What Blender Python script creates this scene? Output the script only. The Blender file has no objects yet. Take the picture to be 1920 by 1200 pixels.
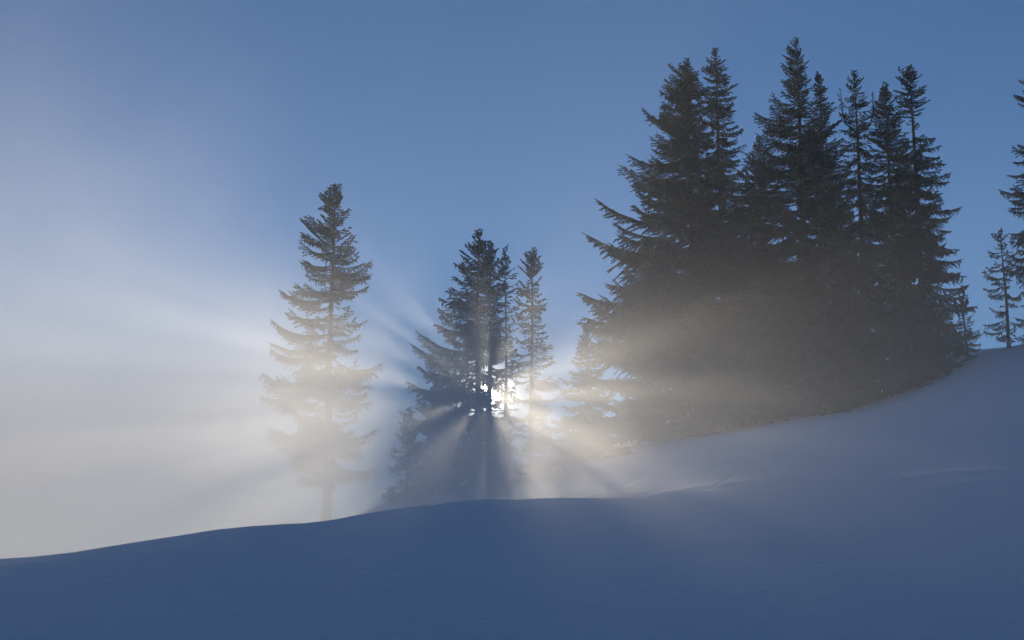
import bpy, math, random
import numpy as np
from mathutils import Vector, Matrix, noise

S = bpy.context.scene
COL = S.collection
R = math.radians

# ---------------------------------------------------------------- camera
PITCH = 12.0
FPX = 2700.0                       # focal length in pixels of the 1920 px wide photograph
cam = bpy.data.cameras.new('camera')
cam.sensor_width = 36.0
cam.lens = 36.0 * FPX / 1920.0
cam.clip_start = 0.05
cam.clip_end = 20000
cam_o = bpy.data.objects.new('camera', cam)
cam_o.location = (0, 0, 0)         # eye level is z = 0, the snow lies 1.6 m below
cam_o.rotation_euler = (R(90 + PITCH), 0, 0)
COL.objects.link(cam_o)
S.camera = cam_o

# ---------------------------------------------------------------- sun and sky
SUN_AZ = math.atan((912 - 960) / FPX / 1.0)      # to the left of straight ahead
SUN_EL = R(PITCH) - math.atan((742 - 600) / FPX)
SUN_DIR = Vector((math.sin(SUN_AZ) * math.cos(SUN_EL), math.cos(SUN_AZ) * math.cos(SUN_EL), math.sin(SUN_EL)))
sun = bpy.data.lights.new('sun', 'SUN')
sun.energy = 2.4
sun.angle = R(0.53)
sun.color = (1.0, 0.87, 0.69)
sun_o = bpy.data.objects.new('sun', sun)
sun_o.rotation_euler = SUN_DIR.to_track_quat('Z', 'Y').to_euler()
COL.objects.link(sun_o)

W = bpy.data.worlds.new('World')
S.world = W
W.use_nodes = True
nt = W.node_tree
nt.nodes.clear()
out = nt.nodes.new('ShaderNodeOutputWorld')
bg = nt.nodes.new('ShaderNodeBackground')
sky = nt.nodes.new('ShaderNodeTexSky')
sky.sky_type = 'NISHITA'
sky.sun_disc = False
sky.sun_elevation = SUN_EL
sky.sun_rotation = SUN_AZ
sky.altitude = 1800
sky.air_density = 1.0
sky.dust_density = 0.0
sky.ozone_density = 4.3
bg.inputs['Strength'].default_value = 0.085
nt.links.new(sky.outputs[0], bg.inputs[0])
# the visible disc of the sun itself, a light source in the sky
geo = nt.nodes.new('ShaderNodeTexCoord')
dot = nt.nodes.new('ShaderNodeVectorMath'); dot.operation = 'DOT_PRODUCT'
dot.inputs[1].default_value = SUN_DIR
nrm = nt.nodes.new('ShaderNodeVectorMath'); nrm.operation = 'NORMALIZE'
nt.links.new(geo.outputs['Generated'], nrm.inputs[0])
nt.links.new(nrm.outputs[0], dot.inputs[0])
mr = nt.nodes.new('ShaderNodeMapRange')
mr.inputs['From Min'].default_value = math.cos(R(0.46))
mr.inputs['From Max'].default_value = math.cos(R(0.34))
nt.links.new(dot.outputs['Value'], mr.inputs['Value'])
mul = nt.nodes.new('ShaderNodeMath'); mul.operation = 'MULTIPLY'
mul.inputs[1].default_value = 60.0
nt.links.new(mr.outputs[0], mul.inputs[0])
bg2 = nt.nodes.new('ShaderNodeBackground')
bg2.inputs['Color'].default_value = (1.0, 0.93, 0.8, 1)
# the bright aureole round the disc
def wm(op, a, b=None):
    n = nt.nodes.new('ShaderNodeMath'); n.operation = op
    for k, w in enumerate((a, b)):
        if w is None: continue
        if isinstance(w, (int, float)): n.inputs[k].default_value = w
        else: nt.links.new(w, n.inputs[k])
    return n.outputs[0]
ang = wm('SQRT', wm('MAXIMUM', wm('MULTIPLY', wm('SUBTRACT', 1.0, dot.outputs['Value']), 2.0), 0.0))
aur = wm('MULTIPLY', wm('EXPONENT', wm('MULTIPLY', ang, -1 / R(0.37))), 30.0)
nt.links.new(wm('ADD', mul.outputs[0], aur), bg2.inputs['Strength'])
add = nt.nodes.new('ShaderNodeAddShader')
nt.links.new(bg.outputs[0], add.inputs[0])
nt.links.new(bg2.outputs[0], add.inputs[1])
nt.links.new(add.outputs[0], out.inputs['Surface'])

S.view_settings.view_transform = 'Standard'
S.view_settings.look = 'None'
S.view_settings.exposure = 0.0
S.view_settings.gamma = 1.0
S.view_settings.use_curve_mapping = False
S.render.engine = 'CYCLES'
cy = S.cycles
cy.use_denoising = True
cy.denoiser = 'OPENIMAGEDENOISE'
cy.use_adaptive_sampling = False
cy.max_bounces = 6
cy.diffuse_bounces = 2
cy.glossy_bounces = 1
cy.transmission_bounces = 1
cy.volume_bounces = 2
cy.sample_clamp_direct = 0
cy.sample_clamp_indirect = 2.0
cy.volume_step_rate = 0.35
cy.volume_max_steps = 96

# ---------------------------------------------------------------- helpers
def tag(o, label=None, cat=None, group=None, kind=None):
    if label: o['label'] = label
    if cat: o['category'] = cat
    if group: o['group'] = group
    if kind: o['kind'] = kind
    return o

def link(o, parent=None):
    COL.objects.link(o)
    if parent: o.parent = parent
    return o

def mesh_obj(name, V, F, mats, parent=None, mi=None, smooth=False):
    me = bpy.data.meshes.new(name)
    me.from_pydata([tuple(v) for v in V], [], [tuple(f) for f in F])
    for m in mats: me.materials.append(m)
    if mi is not None: me.polygons.foreach_set('material_index', mi)
    if smooth: me.polygons.foreach_set('use_smooth', [True] * len(F))
    me.update()
    return link(bpy.data.objects.new(name, me), parent)

def tz(ypx):
    """tangent of the elevation of a row of the photograph (straight ahead)"""
    return math.tan(R(PITCH) - math.atan((ypx - 600) / FPX))

def ux(xpx, ypx):
    """sideways metres per metre ahead at a pixel"""
    a = R(PITCH); v = -(ypx - 600) / FPX
    fwd = math.cos(a) - v * math.sin(a)
    return (xpx - 960) / FPX / fwd

def smoothstep(a, b, x):
    t = min(1, max(0, (x - a) / (b - a)))
    return t * t * (3 - 2 * t)

# ---------------------------------------------------------------- materials
def new_mat(name):
    m = bpy.data.materials.new(name); m.use_nodes = True
    t = m.node_tree
    return m, t, t.nodes['Principled BSDF']

def snow_material():
    m, t, p = new_mat('snow')
    p.inputs['Roughness'].default_value = 0.75
    p.inputs['Specular IOR Level'].default_value = 0.15
    tc = t.nodes.new('ShaderNodeNewGeometry')
    n1 = t.nodes.new('ShaderNodeTexNoise'); n1.inputs['Scale'].default_value = 0.35; n1.inputs['Detail'].default_value = 5
    t.links.new(tc.outputs['Position'], n1.inputs['Vector'])
    cr = t.nodes.new('ShaderNodeValToRGB')
    cr.color_ramp.elements[0].color = (0.85, 0.84, 0.89, 1)
    cr.color_ramp.elements[1].color = (0.90, 0.885, 0.92, 1)
    t.links.new(n1.outputs[0], cr.inputs[0])
    t.links.new(cr.outputs[0], p.inputs['Base Color'])
    mp = t.nodes.new('ShaderNodeMapping'); mp.inputs['Scale'].default_value = (1, 2.6, 1)
    t.links.new(tc.outputs['Position'], mp.inputs['Vector'])
    n2 = t.nodes.new('ShaderNodeTexNoise'); n2.inputs['Scale'].default_value = 3.5; n2.inputs['Detail'].default_value = 8
    t.links.new(mp.outputs[0], n2.inputs['Vector'])
    b = t.nodes.new('ShaderNodeBump'); b.inputs['Strength'].default_value = 0.5; b.inputs['Distance'].default_value = 0.06
    t.links.new(n2.outputs[0], b.inputs['Height'])
    t.links.new(b.outputs[0], p.inputs['Normal'])
    return m

def bark_material():
    m, t, p = new_mat('bark')
    p.inputs['Roughness'].default_value = 0.9
    g = t.nodes.new('ShaderNodeTexCoord')
    n = t.nodes.new('ShaderNodeTexNoise'); n.inputs['Scale'].default_value = 6; n.inputs['Detail'].default_value = 6
    t.links.new(g.outputs['Object'], n.inputs['Vector'])
    cr = t.nodes.new('ShaderNodeValToRGB')
    cr.color_ramp.elements[0].color = (0.045, 0.034, 0.026, 1); cr.color_ramp.elements[0].position = .35
    cr.color_ramp.elements[1].color = (0.13, 0.105, 0.085, 1); cr.color_ramp.elements[1].position = .7
    t.links.new(n.outputs[0], cr.inputs[0]); t.links.new(cr.outputs[0], p.inputs['Base Color'])
    b = t.nodes.new('ShaderNodeBump'); b.inputs['Strength'].default_value = 0.6; b.inputs['Distance'].default_value = 0.03
    t.links.new(n.outputs[0], b.inputs['Height']); t.links.new(b.outputs[0], p.inputs['Normal'])
    return m

def needle_material():
    m, t, p = new_mat('needles')
    p.inputs['Roughness'].default_value = 0.7
    p.inputs['Specular IOR Level'].default_value = 0.2
    oi = t.nodes.new('ShaderNodeObjectInfo')
    g = t.nodes.new('ShaderNodeTexCoord')
    n = t.nodes.new('ShaderNodeTexNoise'); n.inputs['Scale'].default_value = 2.0; n.inputs['Detail'].default_value = 4
    t.links.new(g.outputs['Object'], n.inputs['Vector'])
    ad = t.nodes.new('ShaderNodeMath'); ad.operation = 'MULTIPLY_ADD'
    ad.inputs[1].default_value = 0.35
    t.links.new(oi.outputs['Random'], ad.inputs[0]); t.links.new(n.outputs[0], ad.inputs[2])
    cr = t.nodes.new('ShaderNodeValToRGB')
    cr.color_ramp.elements[0].color = (0.016, 0.030, 0.017, 1); cr.color_ramp.elements[0].position = .4
    cr.color_ramp.elements[1].color = (0.050, 0.068, 0.030, 1); cr.color_ramp.elements[1].position = .95
    t.links.new(ad.outputs[0], cr.inputs[0]); t.links.new(cr.outputs[0], p.inputs['Base Color'])
    return m

SNOW, BARK, NEEDLE = snow_material(), bark_material(), needle_material()

# ---------------------------------------------------------------- terrain
def pchip_slopes(x, y):
    h = np.diff(x); d = np.diff(y) / h
    m = np.zeros(len(x)); m[0] = d[0]; m[-1] = d[-1]
    for i in range(1, len(x) - 1):
        if d[i-1] * d[i] > 0:
            w1 = 2*h[i] + h[i-1]; w2 = h[i] + 2*h[i-1]
            m[i] = (w1 + w2) / (w1 / d[i-1] + w2 / d[i])
    return m
def pchip(x, y, m, q):
    q = np.clip(q, x[0], x[-1])
    i = np.clip(np.searchsorted(x, q) - 1, 0, len(x) - 2)
    h = x[i+1] - x[i]; t = (q - x[i]) / h
    return ((2*t**3 - 3*t**2 + 1) * y[i] + (t**3 - 2*t**2 + t) * h * m[i]
            + (-2*t**3 + 3*t**2) * y[i+1] + (t**3 - t**2) * h * m[i+1])

# columns of the slope: photograph x -> list of (metres ahead, height)
def Z(y, ypx): return y * tz(ypx)
NEAR = [(-400, -50.0), (-40, -6.0), (-8, -2.3), (0, -1.6)]
COLS = {
 -1600: NEAR + [(6, -.80), (11, Z(11, 1080)), (16, -.9), (30, -4), (60, -12), (120, -30), (400, -120), (6000, -900)],
 0:    NEAR + [(6, -.70), (12, Z(12, 1052)), (15.5, .15), (25, -2), (45, -5), (75, -9), (120, -20), (400, -110), (6000, -900)],
 300:  NEAR + [(6, -.68), (12.5, Z(12.5, 1018)), (16, .40), (25, -.3), (45, -1), (75, -1.5), (110, -4), (400, -90), (6000, -900)],
 400:  NEAR + [(6, -.67), (12.8, Z(12.8, 1003)), (16.5, .55), (25, .1), (45, -.2), (73, -.5), (105, -2), (400, -85), (6000, -900)],
 500:  NEAR + [(6, -.66), (13.2, Z(13.2, 994)), (17, .65), (26, .3), (45, .5), (73, Z(73, 1015)), (105, 0), (400, -80), (6000, -900)],
 600:  NEAR + [(6, -.65), (13.8, Z(13.8, 986)), (17.6, .75), (26.8, .5), (47, .9), (73, Z(73, 985)), (105, 2), (400, -72), (6000, -900)],
 740:  NEAR + [(6, -.64), (14.6, Z(14.6, 963)), (18.5, .95), (28, 1.0), (50, Z(50, 966)), (73, Z(73, 950)), (105, 4), (400, -60), (6000, -900)],
 960:  NEAR + [(6, -.63), (15.8, Z(15.8, 944)), (20, 1.25), (30, 2.0), (60, Z(60, 915)), (80, Z(80, 888)), (110, 8), (400, -50), (6000, -900)],
 1400: NEAR + [(6, -.60), (18.5, Z(18.5, 906)), (23, 2.46), (35, 4.25), (60, Z(60, 813)), (82, Z(82, 792)), (112, 19.5), (400, -30), (6000, -900)],
 1640: NEAR + [(6, -.58), (19, Z(19, 900)), (24, Z(24, 867)), (40, Z(40, 812)), (60, Z(60, 772)), (80, Z(80, 752)), (112, 22), (400, -20), (6000, -900)],
 1920: NEAR + [(6, -.56), (19, Z(19, 880)), (26, Z(26, 845)), (40, Z(40, 775)), (60, Z(60, 705)), (84, Z(84, 652)), (112, 20.5), (400, 0), (6000, -800)],
 3200: NEAR + [(6, -.5), (19, Z(19, 830)), (26, Z(26, 770)), (40, Z(40, 650)), (60, Z(60, 540)), (84, Z(84, 470)), (112, 32), (400, 20), (6000, -700)],
}
CX = np.array(sorted(COLS), float)
CDATA = []
for k in sorted(COLS):
    a = np.array(COLS[k], float)
    CDATA.append((a[:, 0], a[:, 1], pchip_slopes(a[:, 0], a[:, 1])))

def fbm(x, y, s, o=3):
    return noise.fractal(Vector((x * s, y * s, 3.7)), 1.0, 2.0, o)

def ground_many(x, y, relief=True):
    x = np.asarray(x, float); y = np.asarray(y, float)
    yc = np.maximum(y, 9.0)
    q = np.clip(960 + FPX * x / yc, CX[0], CX[-1])
    zs = np.stack([pchip(c[0], c[1], c[2], y) for c in CDATA])
    i = np.clip(np.searchsorted(CX, q) - 1, 0, len(CX) - 2)
    i0 = np.maximum(i - 1, 0); i3 = np.minimum(i + 2, len(CX) - 1)
    n = np.arange(len(x))
    p0, p1, p2, p3 = zs[i0, n], zs[i, n], zs[i+1, n], zs[i3, n]
    x0, x1, x2, x3 = CX[i0], CX[i], CX[i+1], CX[i3]
    h = x2 - x1; t = (q - x1) / h
    m1 = np.where(x2 > x0, (p2 - p0) / np.maximum(x2 - x0, 1), 0) * h
    m2 = np.where(x3 > x1, (p3 - p1) / np.maximum(x3 - x1, 1), 0) * h
    z = ((2*t**3 - 3*t**2 + 1) * p1 + (t**3 - 2*t**2 + t) * m1 + (-2*t**3 + 3*t**2) * p2 + (t**3 - t**2) * m2)
    # a second soft roll of the drift across the foreground
    z += 0.11 * np.exp(-((y - (11.0 + 0.2 * x)) / 0.8) ** 2) * np.clip((x + 6) / 6, 0, 1)
    if relief:
        d = np.hypot(x, y)
        r = np.array([fbm(a, b * 1.6, 0.16) for a, b in zip(x, y)])
        r2 = np.array([fbm(a, b, 0.03) for a, b in zip(x, y)])
        far = np.clip((d - 25) / 60, 0, 1)
        r3 = np.array([noise.fractal(Vector((a * .55, b * 1.3 + .25 * a, 9.1)), 1.0, 2.0, 4) if abs(a) < 40 and 0 < b < 45 else 0 for a, b in zip(x, y)])
        z += 0.028 * r3
        z += 0.06 * r * (1 + far * 4) + r2 * far * np.clip(d / 60, 0, 8) * 0.5 * (d > 20)
    return z

def ground(x, y):
    return float(ground_many([x], [y])[0])

def build_ground():
    def axis(fine, step, grow, far):
        a = [0.0]; s = step
        while a[-1] < far:
            if a[-1] > fine: s *= grow
            a.append(a[-1] + s)
        return a
    xp = axis(14, 0.28, 1.07, 6000)
    yp = axis(26, 0.26, 1.07, 6000)
    yn = axis(1, 0.5, 1.35, 390)
    xs = np.array([-v for v in xp[:0:-1]] + xp)
    ys = np.array([-v for v in yn[:0:-1]] + yp)
    X, Y = np.meshgrid(xs, ys)
    z = ground_many(X.ravel(), Y.ravel())
    nx, ny = len(xs), len(ys)
    me = bpy.data.meshes.new('snow_ground')
    V = np.stack([X.ravel(), Y.ravel(), z], 1)
    F = [(j*nx + i, j*nx + i + 1, (j+1)*nx + i + 1, (j+1)*nx + i) for j in range(ny-1) for i in range(nx-1)]
    me.from_pydata(V.tolist(), [], F)
    me.materials.append(SNOW)
    me.polygons.foreach_set('use_smooth', [True] * len(F))
    me.update()
    o = link(bpy.data.objects.new('snow_ground', me))
    tag(o, 'smooth shaded snow slope rising from the foreground to the trees', kind='structure')
build_ground()

# ---------------------------------------------------------------- spruce boughs
class MB:
    def __init__(s): s.V = []; s.F = []; s.M = []
    def tube(s, pts, radii, n, mat, cap=True):
        b = len(s.V); k = len(pts)
        for i, p in enumerate(pts):
            d = (pts[min(i+1, k-1)] - pts[max(i-1, 0)])
            if d.length < 1e-7: d = Vector((0, 0, 1))
            d.normalize()
            a = d.cross(Vector((0.13, 0.21, 0.97)))
            if a.length < 1e-3: a = d.cross(Vector((1, 0, 0)))
            a.normalize(); c = d.cross(a)
            for j in range(n):
                t = 2 * math.pi * j / n
                s.V.append(p + (a * math.cos(t) + c * math.sin(t)) * radii[i])
        for i in range(k - 1):
            for j in range(n):
                s.F.append((b + i*n + j, b + i*n + (j+1) % n, b + (i+1)*n + (j+1) % n, b + (i+1)*n + j)); s.M.append(mat)
    def spike(s, base, tip, r, mat):
        """three-sided needle-clad shoot"""
        d = tip - base; L = d.length
        if L < 1e-6: return
        d /= L
        a = d.cross(Vector((0.3, 0.1, 0.9))); a.normalize(); c = d.cross(a)
        b = len(s.V)
        mid = base + d * L * 0.55
        for P, rr in ((base, r * .75), (mid, r)):
            for j in range(3):
                t = 2.0944 * j
                s.V.append(P + (a * math.cos(t) + c * math.sin(t)) * rr)
        s.V.append(tip)
        for j in range(3):
            k = (j + 1) % 3
            s.F.append((b+j, b+k, b+3+k, b+3+j)); s.M.append(mat)
            s.F.append((b+3+j, b+3+k, b+6)); s.M.append(mat)
    def needles(s, base, tip, r, rng, step):
        """bristling needle tufts along a shoot: thin triangles pointing outwards and forwards"""
        d = tip - base; L = d.length
        if L < 1e-6: return
        d /= L
        a = d.cross(Vector((0.3, 0.1, 0.9))); a.normalize(); c = d.cross(a)
        n = max(2, int(L / step))
        for i in range(n):
            t = rng.random() * 6.283; f = (i + rng.random()) / n
            o = a * math.cos(t) + c * math.sin(t)
            p = base + d * (L * f)
            q = p + o * r * (1.5 + rng.random() * .9) + d * r * 1.4
            w = d * r * 0.42
            b = len(s.V)
            s.V += [p - w, p + w, q]; s.F.append((b, b+1, b+2)); s.M.append(1)

def make_bough(L, kind, seed):
    """One bough along +X: limb, side branches, hanging needle-clad shoots.
    kind: 'up' young and rising, 'mid' level with upturned tip, 'low' sagging, 'thin' half bare"""
    rng = random.Random(seed)
    m = MB()
    up = Vector((0, 0, 1))
    def axis(t):
        if kind == 'up':   z = 0.42 * L * t**1.25
        elif kind == 'mid': z = L * (-0.30 * t + 0.38 * t**2.2)
        elif kind == 'thin': z = L * (-0.10 * t + 0.26 * t**2.6)
        else:              z = L * (-0.46 * t + 0.30 * t**2.6)
        return Vector((L * t * (1 - 0.05 * t), wob * math.sin(t * 3.1) * L, z))
    wob = rng.uniform(-.07, .07)
    N = 9
    pts = [axis(i / N) for i in range(N + 1)]
    r0 = 0.012 + 0.011 * L
    m.tube(pts, [r0 * (1 - 0.85 * i / N) for i in range(N + 1)], 5, 0)
    sh = 0.030                                   # radius of a needle-clad shoot
    dens = {'up': 0.10, 'mid': 0.115, 'low': 0.115, 'thin': 0.20}[kind]
    t = 0.06 if kind == 'up' else (0.16 if kind != 'thin' else 0.34)
    side = 1
    while t < 0.985:
        p = axis(t); fwd = (axis(min(1, t + .02)) - axis(t - .02)).normalized()
        lat = Vector((-fwd.y, fwd.x, 0)).normalized() * side
        env = math.sin(min(1, (t + .10) / 0.62) * math.pi / 2) * (1 - t) ** 0.62
        bl = L * 0.44 * env * rng.uniform(.6, 1.15) + 0.10
        if kind == 'thin': bl *= 0.75
        ang = rng.uniform(.65, 1.05)
        dr = (fwd * math.cos(ang) + lat * math.sin(ang)).normalized()
        droop = {'up': -0.12, 'mid': 0.22, 'low': 0.42, 'thin': 0.25}[kind] * rng.uniform(.6, 1.5)
        K = max(2, int(bl / 0.22))
        q = [p]
        for k in range(1, K + 1):
            f = k / K
            q.append(p + dr * bl * f + up * (-droop * bl * f * f))
        if bl > 0.45:
            m.tube(q, [0.010 * (1 - .7 * k / K) for k in range(K + 1)], 3, 0)
        for k in range(K):
            m.spike(q[k], q[k+1] + (q[k+1] - q[k]) * .15, sh, 1)
            m.needles(q[k], q[k+1], sh, rng, 0.030)
        # tertiary shoots, forward-slanting and hanging
        nt_ = int(bl / 0.085)
        s2 = 1
        for k in range(nt_):
            f = (k + .6 + rng.uniform(-.3, .3)) / (nt_ + .3)
            b = p + dr * bl * f + up * (-droop * bl * f * f)
            s2 = -s2
            perp = Vector((-dr.y, dr.x, 0)).normalized() * s2
            hl = (0.10 + 0.24 * (1 - f) * min(1, bl)) * rng.uniform(.6, 1.3)
            hang = {'up': -.15, 'mid': 0.55, 'low': 1.1, 'thin': 0.9}[kind] * rng.uniform(.4, 1.5)
            dd = (dr * .75 + perp * .6 - up * hang).normalized()
            m.spike(b, b + dd * hl, sh * .85, 1)
            m.needles(b, b + dd * hl, sh * .85, rng, 0.045)
        # hanging curtain twigs from the limb
        if kind in ('mid', 'low', 'thin') and rng.random() < .75 and L > 1:
            hl = rng.uniform(.15, .42) * (1.25 if kind == 'low' else .85)
            b2 = p + Vector((rng.uniform(-.05, .05), rng.uniform(-.05, .05), 0))
            dd = Vector((rng.uniform(-.2, .35), rng.uniform(-.25, .25), -1)).normalized()
            m.spike(b2, b2 + dd * hl, sh * .8, 1); m.needles(b2, b2 + dd * hl, sh * .8, rng, 0.045)
        side = -side
        t += dens / L * rng.uniform(.7, 1.3)
    # tip shoot
    e = axis(1.0); e0 = axis(0.86)
    m.spike(e0, e + (e - e0) * .5, sh * 1.1, 1); m.needles(e0, e + (e - e0) * .4, sh, rng, .02)
    me = bpy.data.meshes.new('branch')
    me.from_pydata([tuple(v) for v in m.V], [], m.F)
    me.materials.append(BARK); me.materials.append(NEEDLE)
    me.polygons.foreach_set('material_index', m.M)
    me.update()
    return me

LEN = {'up': [.35, .7, 1.2, 1.8], 'mid': [.8, 1.4, 2.2, 3.2, 4.4], 'low': [1.4, 2.2, 3.2, 4.6], 'thin': [.8, 1.5, 2.4, 3.4]}
BOUGHS = {k: [(L, [make_bough(L, k, hash_ * 131 + i * 17 + n) for n in range(3)]) for i, L in enumerate(Ls)]
          for hash_, (k, Ls) in enumerate(LEN.items(), 1)}

def place_bough(tree, rng, kind, L, z, az, tilt, tr):
    opts = BOUGHS[kind]
    Lm, meshes = min(opts, key=lambda a: abs(math.log(a[0] / L)))
    s = L / Lm
    o = bpy.data.objects.new('branch', rng.choice(meshes))
    o.parent = tree
    o.location = (math.cos(az) * tr, math.sin(az) * tr, z)
    o.rotation_euler = (rng.uniform(-.18, .18), -tilt, az)
    w = s * rng.uniform(.9, 1.12)
    o.scale = (s, w, s * rng.uniform(.9, 1.15))
    COL.objects.link(o)

def spruce(name, label, xpx, ytop, Y, prof, seed, group=None, whorl=0.42, per=5, thin=0.0, crown_base=None,
           radius=None, gaps=(), lean=0.0, xbase=None, tops=()):
    """prof: rows (photo y, half-width left px, half-width right px); lengths follow that outline all round the trunk"""
    rng = random.Random(seed)
    habit = random.Random(seed * 7).uniform(-.16, .14)      # every tree holds its boughs a little differently
    X = ux(xpx, ytop * .85 + 800 * .15) * Y
    if xbase: X = ux(xbase, 800) * Y
    zt = Y * tz(ytop)
    zb = ground(X, Y) - 0.15
    H = zt - zb
    t = bpy.data.objects.new(name, None)
    t.location = (X, Y, zb); t.empty_display_size = .5
    link(t)
    tag(t, label, 'tree', group)
    if group == G_R: prof = [(a, b * 1.07, c * 1.04) for a, b, c in prof]
    elif group == G_MID: prof = [(a, b * 1.08, c * 1.10) for a, b, c in prof]
    m2px = FPX / Y                                  # pixels per metre at this tree
    ys = [p[0] for p in prof]
    hz = np.array([Y * tz(v) - zb for v in ys])[::-1]
    Lw = np.array([p[1] / m2px for p in prof])[::-1]
    Rw = np.array([p[2] / m2px for p in prof])[::-1]
    base_r = radius or (0.010 * H + 0.04)
    # trunk
    m = MB()
    N = 14
    ph = rng.random() * 6
    def tp(f): return Vector((math.sin(f * 4 + ph) * .06 * math.sin(f * 3.14), math.cos(f * 3 + ph) * .05 * math.sin(f * 3.14), f * H))
    def rad(f): return base_r * (1 - f) ** .85 + .012 + base_r * .5 * max(0, .04 - f) / .04
    fs = [0, .012, .03] + [i / N for i in range(1, N + 1)]
    m.tube([tp(f) for f in fs], [rad(f) for f in fs], 9, 0)
    mesh_obj('trunk', m.V, m.F, [BARK], t, smooth=True)
    # boughs
    z = H - 0.12
    rot = rng.random() * 6.28
    first = 0.45 if group == G_R or (group == G_MID and per > 5 and xpx < 940) else hz[0]
    n = 0
    while z > first:
        f = z / H
        frac_top = (H - z) / H
        lw = np.interp(z, hz, Lw); rw = np.interp(z, hz, Rw)
        k = per if z < H - .8 else 4
        rot += 0.9 + rng.random()
        wf = rng.uniform(.80, 1.12)
        for i in range(k):
            az = rot + 6.283 * i / k + rng.uniform(-.35, .35)
            c = math.cos(az)
            L = (lw * (1 - c) / 2 + rw * (1 + c) / 2)
            # keep the side the photo shows long, the others near the mean
            L *= rng.uniform(.62, 1.06) if abs(c) < .75 else rng.uniform(.72, 1.06)
            if rng.random() < .14: L *= rng.uniform(.4, .7)
            L *= 1 + .42 * noise.noise(Vector((math.cos(az) * 1.3 + seed, math.sin(az) * 1.3, z / .9)))
            L = min(L * wf, (lw * (1 - c) / 2 + rw * (1 + c) / 2) * 1.10)
            zz = z + rng.uniform(-.5, .5) * whorl
            ypx_now = zz
            skip = False
            for (g0, g1, s_, pr) in gaps:           # gaps: photo y range, side, probability
                a0, a1 = Y * tz(g1) - zb, Y * tz(g0) - zb
                if a0 < zz < a1 and (s_ == 0 or s_ * c > .15) and rng.random() < pr: skip = True
            if skip or L < .12: continue
            if H - z < 1.1: kind, tilt = 'up', rng.uniform(.15, .55)
            elif frac_top < .22: kind, tilt = ('up' if rng.random() < .45 else 'mid'), rng.uniform(-.05, .30)
            elif frac_top < .5: kind, tilt = 'mid', rng.uniform(-.15, .12)
            else: kind, tilt = ('low' if rng.random() < .65 else 'mid'), rng.uniform(-.12, .12)
            if rng.random() < thin and H - z > .8: kind = 'thin'
            L = min(L, 6.5); tilt += habit + rng.uniform(-.10, .10)
            place_bough(t, rng, kind, L, min(zz, H - .05), az, tilt, rad(f) * .6)
            n += 1
        z -= whorl * (0.55 + 0.6 * min(1, frac_top * 3)) * rng.uniform(.8, 1.2)
    # leader
    for i in range(3):
        place_bough(t, rng, 'up', rng.uniform(.3, .45), H - .32 + .1 * i, rng.random() * 6.28, 0.95, 0)
    for (dx, yy, hh, n_) in tops:                   # extra upturned leader tops: px offset, photo y of tip, metres tall
        zz = Y * tz(yy) - zb
        bx = dx / m2px
        mm = MB()
        p0 = Vector((0, 0, zz - hh * 1.25)); p1 = Vector((bx * .8, 0, zz - hh)); p2 = Vector((bx, 0, zz - hh * .6)); p3 = Vector((bx, 0, zz))
        mm.tube([p0, p1, p2, p3], [.06, .05, .035, .012], 6, 0)
        st = mesh_obj('side_stem', mm.V, mm.F, [BARK], t, smooth=True)
        for k in range(n_):
            ff = k / n_
            o = bpy.data.objects.new('branch', rng.choice(rng.choice(BOUGHS['up'][:2])[1]))
            o.parent = t
            s = (.25 + .9 * (1 - ff)) * .8
            o.location = (bx + 0, 0, zz - hh * .85 * (1 - ff)); o.rotation_euler = (0, -.35, rng.random() * 6.28); o.scale = (s, s, s)
            COL.objects.link(o)
    if n > 280: print(label, 'boughs', n)
    return t

G_MID = 'spruces in front of the sun'
G_R = 'spruces of the tall dense stand on the right'
G_E = 'spruces at the right edge'

spruce('spruce_tree', 'solitary open-crowned spruce rising from bright mist, left of the sun', 627, 355, 72,
       [(355, 6, 6), (372, 30, 22), (385, 42, 32), (420, 44, 36), (450, 68, 38), (485, 92, 82), (520, 78, 98), (545, 112, 60), (570, 118, 40),
        (600, 122, 88), (640, 135, 74), (690, 148, 98), (740, 140, 92), (800, 128, 88), (860, 110, 80), (910, 90, 70)], 11,
       whorl=.37, per=6, thin=.22, gaps=((560, 592, 1, .85), (425, 470, 1, .45), (620, 665, 1, .5), (395, 420, -1, .4)), radius=.24)

spruce('spruce_tree', 'tallest of the spruces silhouetted in front of the sun, slightly broader to the left', 898, 440, 60,
       [(440, 4, 4), (470, 22, 20), (500, 46, 26), (530, 44, 36), (560, 80, 40), (600, 100, 50), (650, 118, 56), (700, 146, 70), (760, 146, 62),
        (820, 150, 36), (890, 130, 30)], 221, G_MID, whorl=.27, per=6, gaps=((665, 790, 0, .05), (715, 772, 1, .75)), radius=.17)
spruce('spruce_tree', 'dense spruce tucked against the tallest one in front of the sun, its tip slightly lower', 918, 461, 61.5,
       [(461, 6, 6), (490, 16, 22), (520, 22, 34), (560, 34, 38), (620, 44, 48), (700, 60, 64), (760, 70, 50), (800, 80, 30), (890, 70, 26)], 311, G_MID, whorl=.32, per=5, gaps=((650, 790, 0, .2), (712, 775, 1, .8)), radius=.15)
spruce('spruce_tree', 'very slender spruce between the two broader ones right of the sun', 947, 471, 62,
       [(471, 4, 4), (500, 12, 16), (540, 16, 28), (600, 24, 30), (700, 34, 36), (800, 34, 30), (900, 26, 24)], 23, G_MID, whorl=.36, per=5, thin=.25, radius=.09, gaps=((715, 772, 1, .6),))
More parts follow.
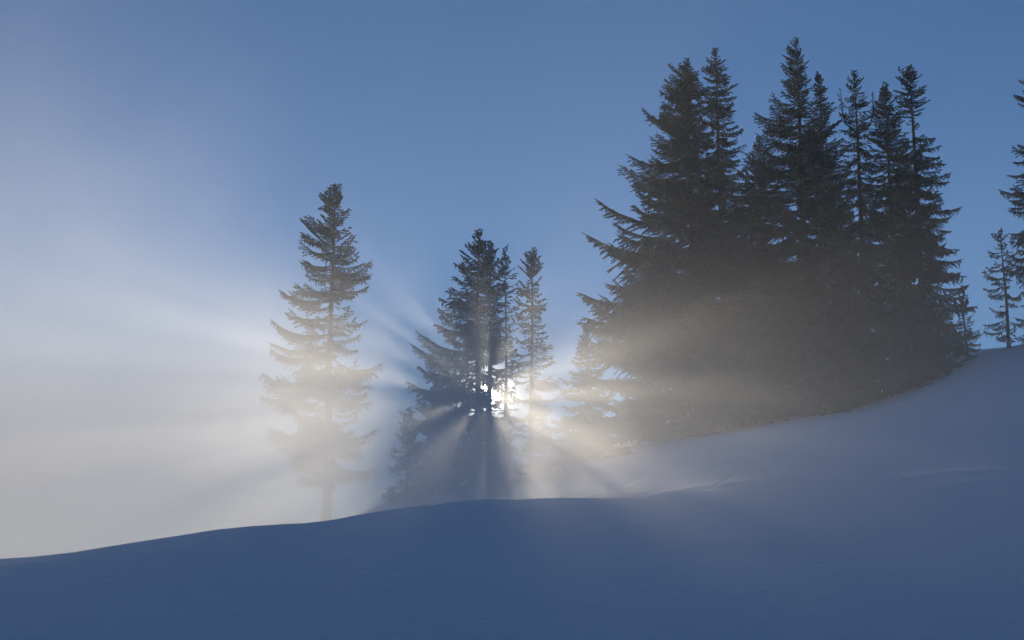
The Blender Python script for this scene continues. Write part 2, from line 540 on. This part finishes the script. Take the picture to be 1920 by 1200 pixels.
spruce('spruce_tree', 'bushy-topped spruce rightmost in the cluster before the sun', 997, 483, 61,
       [(483, 14, 14), (500, 30, 28), (520, 26, 34), (560, 40, 30), (590, 36, 38), (640, 40, 38), (700, 50, 44), (760, 44, 44), (812, 34, 36), (905, 30, 36)], 24, G_MID,
       whorl=.32, per=6, thin=.15, gaps=((520, 545, 0, .6), (718, 772, -1, .6)), radius=.12)

spruce('young_spruce', 'low bushy spruce in the shade at the left foot of the cluster before the sun', 812, 742, 57,
       [(742, 6, 6), (770, 34, 34), (820, 52, 52), (880, 64, 60), (905, 60, 60)], 25, G_MID, whorl=.24, per=6, radius=.07)
spruce('young_spruce', 'lowest bushy spruce, added to shade the mist farthest left of the middle cluster', 768, 776, 51,  # added so that its shadow darkens a band of the mist
       [(776, 5, 5), (800, 18, 18), (840, 32, 32), (890, 44, 44), (940, 46, 46)], 27, G_MID, whorl=.24, per=5, radius=.06)
spruce('young_spruce', 'tiny spruce added to shade the mist just right of the cluster before the sun', 1018, 792, 57,  # added occluder, casts a dark streak between the sunbeams
       [(792, 3, 3), (815, 18, 16), (860, 30, 30), (900, 34, 36)], 28, G_MID, whorl=.20, per=6, radius=.04)
spruce('young_spruce', 'low bushy spruce in the shade at the right foot of the cluster before the sun', 955, 782, 58,
       [(782, 4, 4), (810, 14, 10), (850, 26, 20), (900, 32, 24)], 26, G_MID, whorl=.24, per=6, radius=.06)

# --- the dense stand
spruce('spruce_tree', 'broad dark spruce at the left end of the tall stand with long drooping boughs', 1290, 120, 78,
       [(120, 6, 6), (150, 46, 26), (190, 52, 40), (215, 84, 45), (250, 80, 50), (300, 118, 60), (370, 138, 80), (440, 172, 90), (500, 216, 100),
        (590, 280, 120), (660, 215, 130), (740, 150, 120), (790, 120, 120)], 31, G_R, whorl=.37, per=8, radius=.33)
spruce('spruce_tree', 'spruce with a narrow feathery tip just right of the broad left one', 1345, 97, 81,
       [(97, 6, 6), (130, 26, 20), (170, 30, 38), (215, 34, 42), (260, 46, 44), (330, 60, 70), (420, 90, 95), (520, 120, 120), (640, 130, 130), (815, 120, 120)], 32, G_R, whorl=.36, per=7, radius=.3)
spruce('spruce_tree', 'tallest spruce of the whole stand with a pointed narrow top', 1497, 78, 80,
       [(78, 4, 4), (110, 26, 18), (150, 38, 30), (190, 46, 26), (215, 92, 36), (260, 90, 50), (330, 100, 70), (420, 120, 90), (520, 130, 110), (640, 140, 120), (810, 120, 110)], 33, G_R,
       whorl=.38, per=7, thin=.08, radius=.33)
spruce('spruce_tree', 'dark spruce whose tip stands just right of the tallest one', 1540, 143, 78,
       [(143, 4, 4), (170, 20, 22), (200, 24, 24), (260, 40, 42), (350, 60, 60), (450, 80, 80), (560, 95, 95), (680, 100, 100), (800, 90, 90)], 34, G_R, whorl=.34, per=7, radius=.26)
spruce('spruce_tree', 'candelabra-topped spruce with upturned side leaders in the tall stand', 1607, 141, 80,
       [(141, 5, 5), (165, 22, 20), (200, 30, 32), (240, 34, 34), (290, 44, 38), (360, 60, 60), (450, 80, 80), (560, 90, 95), (680, 90, 100), (800, 80, 90)], 35, G_R,
       whorl=.42, per=6, thin=.3, tops=((-28, 165, 2.2, 9), (34, 170, 2.0, 9)), gaps=((190, 260, 0, .25),), radius=.26)
spruce('spruce_tree', 'bushy spruce between the candelabra-topped and the bare-stemmed one', 1665, 166, 78,
       [(166, 5, 5), (190, 26, 24), (220, 32, 34), (270, 44, 40), (350, 60, 66), (450, 85, 90), (560, 100, 100), (680, 105, 105), (790, 95, 95)], 36, G_R, whorl=.34, per=7, radius=.24)
spruce('spruce_tree', 'bare-stemmed spruce with a tufted tip, rightmost of the tall stand', 1711, 130, 81,
       [(130, 5, 5), (150, 28, 20), (180, 26, 36), (215, 24, 34), (240, 14, 14), (265, 40, 62), (300, 60, 56), (345, 70, 62), (375, 80, 76), (420, 80, 70), (500, 90, 104),
        (560, 90, 104), (640, 95, 100), (780, 90, 90)], 37, G_R, whorl=.38, per=7, gaps=((195, 262, 0, .5),), radius=.27)
spruce('spruce_tree', 'lower dark spruce filling the middle of the tall stand', 1425, 262, 84,
       [(262, 5, 5), (300, 30, 30), (380, 55, 55), (480, 80, 80), (600, 100, 100), (810, 100, 100)], 38, G_R, whorl=.36, per=7, radius=.22)
spruce('young_spruce', 'short dark spruce under the right flank of the tall stand', 1808, 545, 83,
       [(545, 3, 3), (580, 18, 16), (630, 30, 26), (700, 40, 34)], 41, G_E, whorl=.24, per=6, radius=.08)
spruce('young_spruce', 'small faint spruce in the mist at the foot of the left end of the stand', 1100, 628, 68,
       [(628, 3, 3), (660, 30, 26), (710, 48, 46), (755, 66, 60), (780, 80, 90), (850, 90, 100)], 42, None, whorl=.22, per=6, radius=.09)  # lowest rows widened to keep direct sun off the snow crest
spruce('young_spruce', 'low spruce half hidden under the long left boughs of the tall stand', 1195, 668, 74,
       [(668, 4, 4), (700, 40, 36), (750, 76, 66), (850, 95, 80)], 45, G_R, whorl=.24, per=7, radius=.09)
spruce('young_spruce', 'low dark spruce beneath the tallest tree of the stand', 1400, 640, 76,
       [(640, 4, 4), (690, 50, 50), (750, 80, 80), (850, 90, 90)], 46, G_R, whorl=.26, per=7, radius=.09)
spruce('spruce_tree', 'sparse thin-boughed spruce standing alone near the right edge', 1880, 438, 82,
       [(438, 4, 4), (460, 24, 20), (490, 30, 30), (520, 48, 36), (555, 52, 30), (600, 44, 36), (650, 40, 38)], 43, G_E, whorl=.36, per=5, thin=.4, radius=.11,
       gaps=((560, 600, 0, .4),))
spruce('spruce_tree', 'big spruce cut off by the right edge with only its left boughs showing', 1948, 120, 80,
       [(120, 5, 5), (190, 50, 40), (240, 30, 50), (285, 62, 60), (355, 84, 70), (400, 76, 80), (440, 82, 80), (480, 72, 90), (560, 64, 90), (640, 60, 90)], 44, G_E, whorl=.38, per=6,
       thin=.1, gaps=((205, 262, -1, .8), (310, 335, -1, .7)), radius=.26)

# ---------------------------------------------------------------- a pale stem for the sunlit streak on the drift
def sun_streak():
    Y = 18.2
    a, b = (1338, 909), (1378, 893)
    m = MB()
    Xa, Xb = ux(*a) * Y, ux(*b) * (Y + .5)
    za, zb = ground(Xa, Y) + .02, ground(Xb, Y + .5) + .10
    A, B = Vector((Xa, Y, za)), Vector((Xb, Y + .5, zb))
    pts = [A.lerp(B, k / 6) + Vector((0, 0, .012 * math.sin(k * 1.3))) for k in range(7)]
    m.tube(pts, [.010, .011, .010, .009, .007, .005, .002], 6, 0)
    for k in (2, 3, 4):
        d = (B - A).normalized() * .05 + Vector((.01, 0, .035 if k % 2 else -.02))
        m.tube([pts[k], pts[k] + d], [.004, .001], 4, 0)
    mat, t, p = new_mat('streak_white')
    p.inputs['Base Color'].default_value = (.75, .76, .78, 1); p.inputs['Roughness'].default_value = .5
    o = mesh_obj('sun_streak', m.V, m.F, [mat])
    tag(o, 'thin pale stem standing in for a sunlit streak on the snow crest', 'sun_streak')
sun_streak()

# ---------------------------------------------------------------- haze
def box(name, lo, hi, mat):
    V = [(x, y, z) for z in (lo[2], hi[2]) for y in (lo[1], hi[1]) for x in (lo[0], hi[0])]
    F = [(0, 2, 3, 1), (4, 5, 7, 6), (0, 1, 5, 4), (2, 6, 7, 3), (0, 4, 6, 2), (1, 3, 7, 5)]
    return mesh_obj(name, V, F, [mat])

def vol_mat(name, density, aniso, color):
    m = bpy.data.materials.new(name); m.use_nodes = True
    t = m.node_tree; t.nodes.clear()
    o = t.nodes.new('ShaderNodeOutputMaterial'); v = t.nodes.new('ShaderNodeVolumePrincipled')
    v.inputs['Density'].default_value = density
    v.inputs['Anisotropy'].default_value = aniso
    v.inputs['Color'].default_value = (*color, 1)
    t.links.new(v.outputs[0], o.inputs['Volume'])
    return m
h = box('haze', (-160, -30, -70), (120, 160, 46), vol_mat('haze', 0.00036, 0.6, (.97, .97, .97)))
tag(h, 'thin pale haze between the trees', kind='stuff')

def mist_material():
    m = bpy.data.materials.new('mist'); m.use_nodes = True
    t = m.node_tree; t.nodes.clear()
    o = t.nodes.new('ShaderNodeOutputMaterial'); v = t.nodes.new('ShaderNodeVolumePrincipled')
    v.inputs['Anisotropy'].default_value = 0.56
    v.inputs['Color'].default_value = (.98, .98, .98, 1)
    g = t.nodes.new('ShaderNodeNewGeometry')
    sx = t.nodes.new('ShaderNodeSeparateXYZ'); t.links.new(g.outputs['Position'], sx.inputs[0])
    X, Y, Zz = sx.outputs
    def M(op, a, b=None, c=None):
        n = t.nodes.new('ShaderNodeMath'); n.operation = op
        for k, w in enumerate((a, b, c)):
            if w is None: continue
            if isinstance(w, (int, float)): n.inputs[k].default_value = w
            else: t.links.new(w, n.inputs[k])
        return n.outputs[0]
    def ramp(x, a, b, lo=0.0, hi=1.0):
        n = t.nodes.new('ShaderNodeMapRange'); n.interpolation_type = 'SMOOTHSTEP'
        n.inputs['From Min'].default_value = a; n.inputs['From Max'].default_value = b
        n.inputs['To Min'].default_value = lo; n.inputs['To Max'].default_value = hi
        t.links.new(x, n.inputs['Value']); return n.outputs[0]
    n1 = t.nodes.new('ShaderNodeTexNoise'); n1.inputs['Scale'].default_value = 0.085; n1.inputs['Detail'].default_value = 4
    t.links.new(g.outputs['Position'], n1.inputs['Vector'])
    N = ramp(n1.outputs[0], .32, .68, .30, 1.70)
    h = M('SUBTRACT', Zz, M('MULTIPLY', Y, 0.10))
    h = M('SUBTRACT', h, M('MULTIPLY', M('MAXIMUM', X, 0), 0.16))
    front = ramp(Y, 2, 20)
    back = ramp(Y, 56, 34)
    right = ramp(X, 3.0, -1.0, .07, 1)
    q = M('DIVIDE', M('MAXIMUM', h, 0), M('MULTIPLY_ADD', Y, 0.062, 0.5))     # the layer thickens uphill
    low = M('MULTIPLY', M('EXPONENT', M('MULTIPLY', M('MULTIPLY', q, q), -1.0)), MIST_LOW)
    low = M('MULTIPLY', M('MULTIPLY', low, right), ramp(X, -15, -6, .10, 1))
    low = M('MULTIPLY', low, M('MULTIPLY', front, back))
    tall = M('MULTIPLY', ramp(h, 32, -8), MIST_BANK)
    deep = M('MULTIPLY', M('MULTIPLY', ramp(h, 7, -1), ramp(Y, 82, 55)), .030)
    bank = M('MULTIPLY', ramp(X, -9, -22), M('ADD', tall, deep))
    bank = M('MULTIPLY', bank, M('MULTIPLY', ramp(Y, 2, 22), ramp(Y, 118, 70)))
    near = M('MULTIPLY', M('MULTIPLY', ramp(X, 5, -4), ramp(Y, -5, 2)), M('MULTIPLY', M('MULTIPLY', ramp(Y, 24, 10), ramp(Zz, 3.0, -.5)), .026))
    d = M('MULTIPLY', M('ADD', M('ADD', low, bank), near), N)
    t.links.new(M('MULTIPLY', d, .86), v.inputs['Density'])
    # water droplets throw part of the light almost straight on: a second, narrow lobe
    v2 = t.nodes.new('ShaderNodeVolumeScatter'); v2.inputs['Anisotropy'].default_value = 0.88
    v2.inputs['Color'].default_value = (.98, .98, .98, 1)
    t.links.new(M('MULTIPLY', d, .14), v2.inputs['Density'])
    ad = t.nodes.new('ShaderNodeAddShader')
    t.links.new(v.outputs[0], ad.inputs[0]); t.links.new(v2.outputs[0], ad.inputs[1])
    t.links.new(ad.outputs[0], o.inputs['Volume'])
    return m
MIST_LOW, MIST_BANK = 0.070, 0.0095
mi = box('mist', (-110, -6, -45), (60, 128, 40), mist_material())
tag(mi, 'sunlit mist lying on the slope and rising in a bank on the left', kind='stuff')
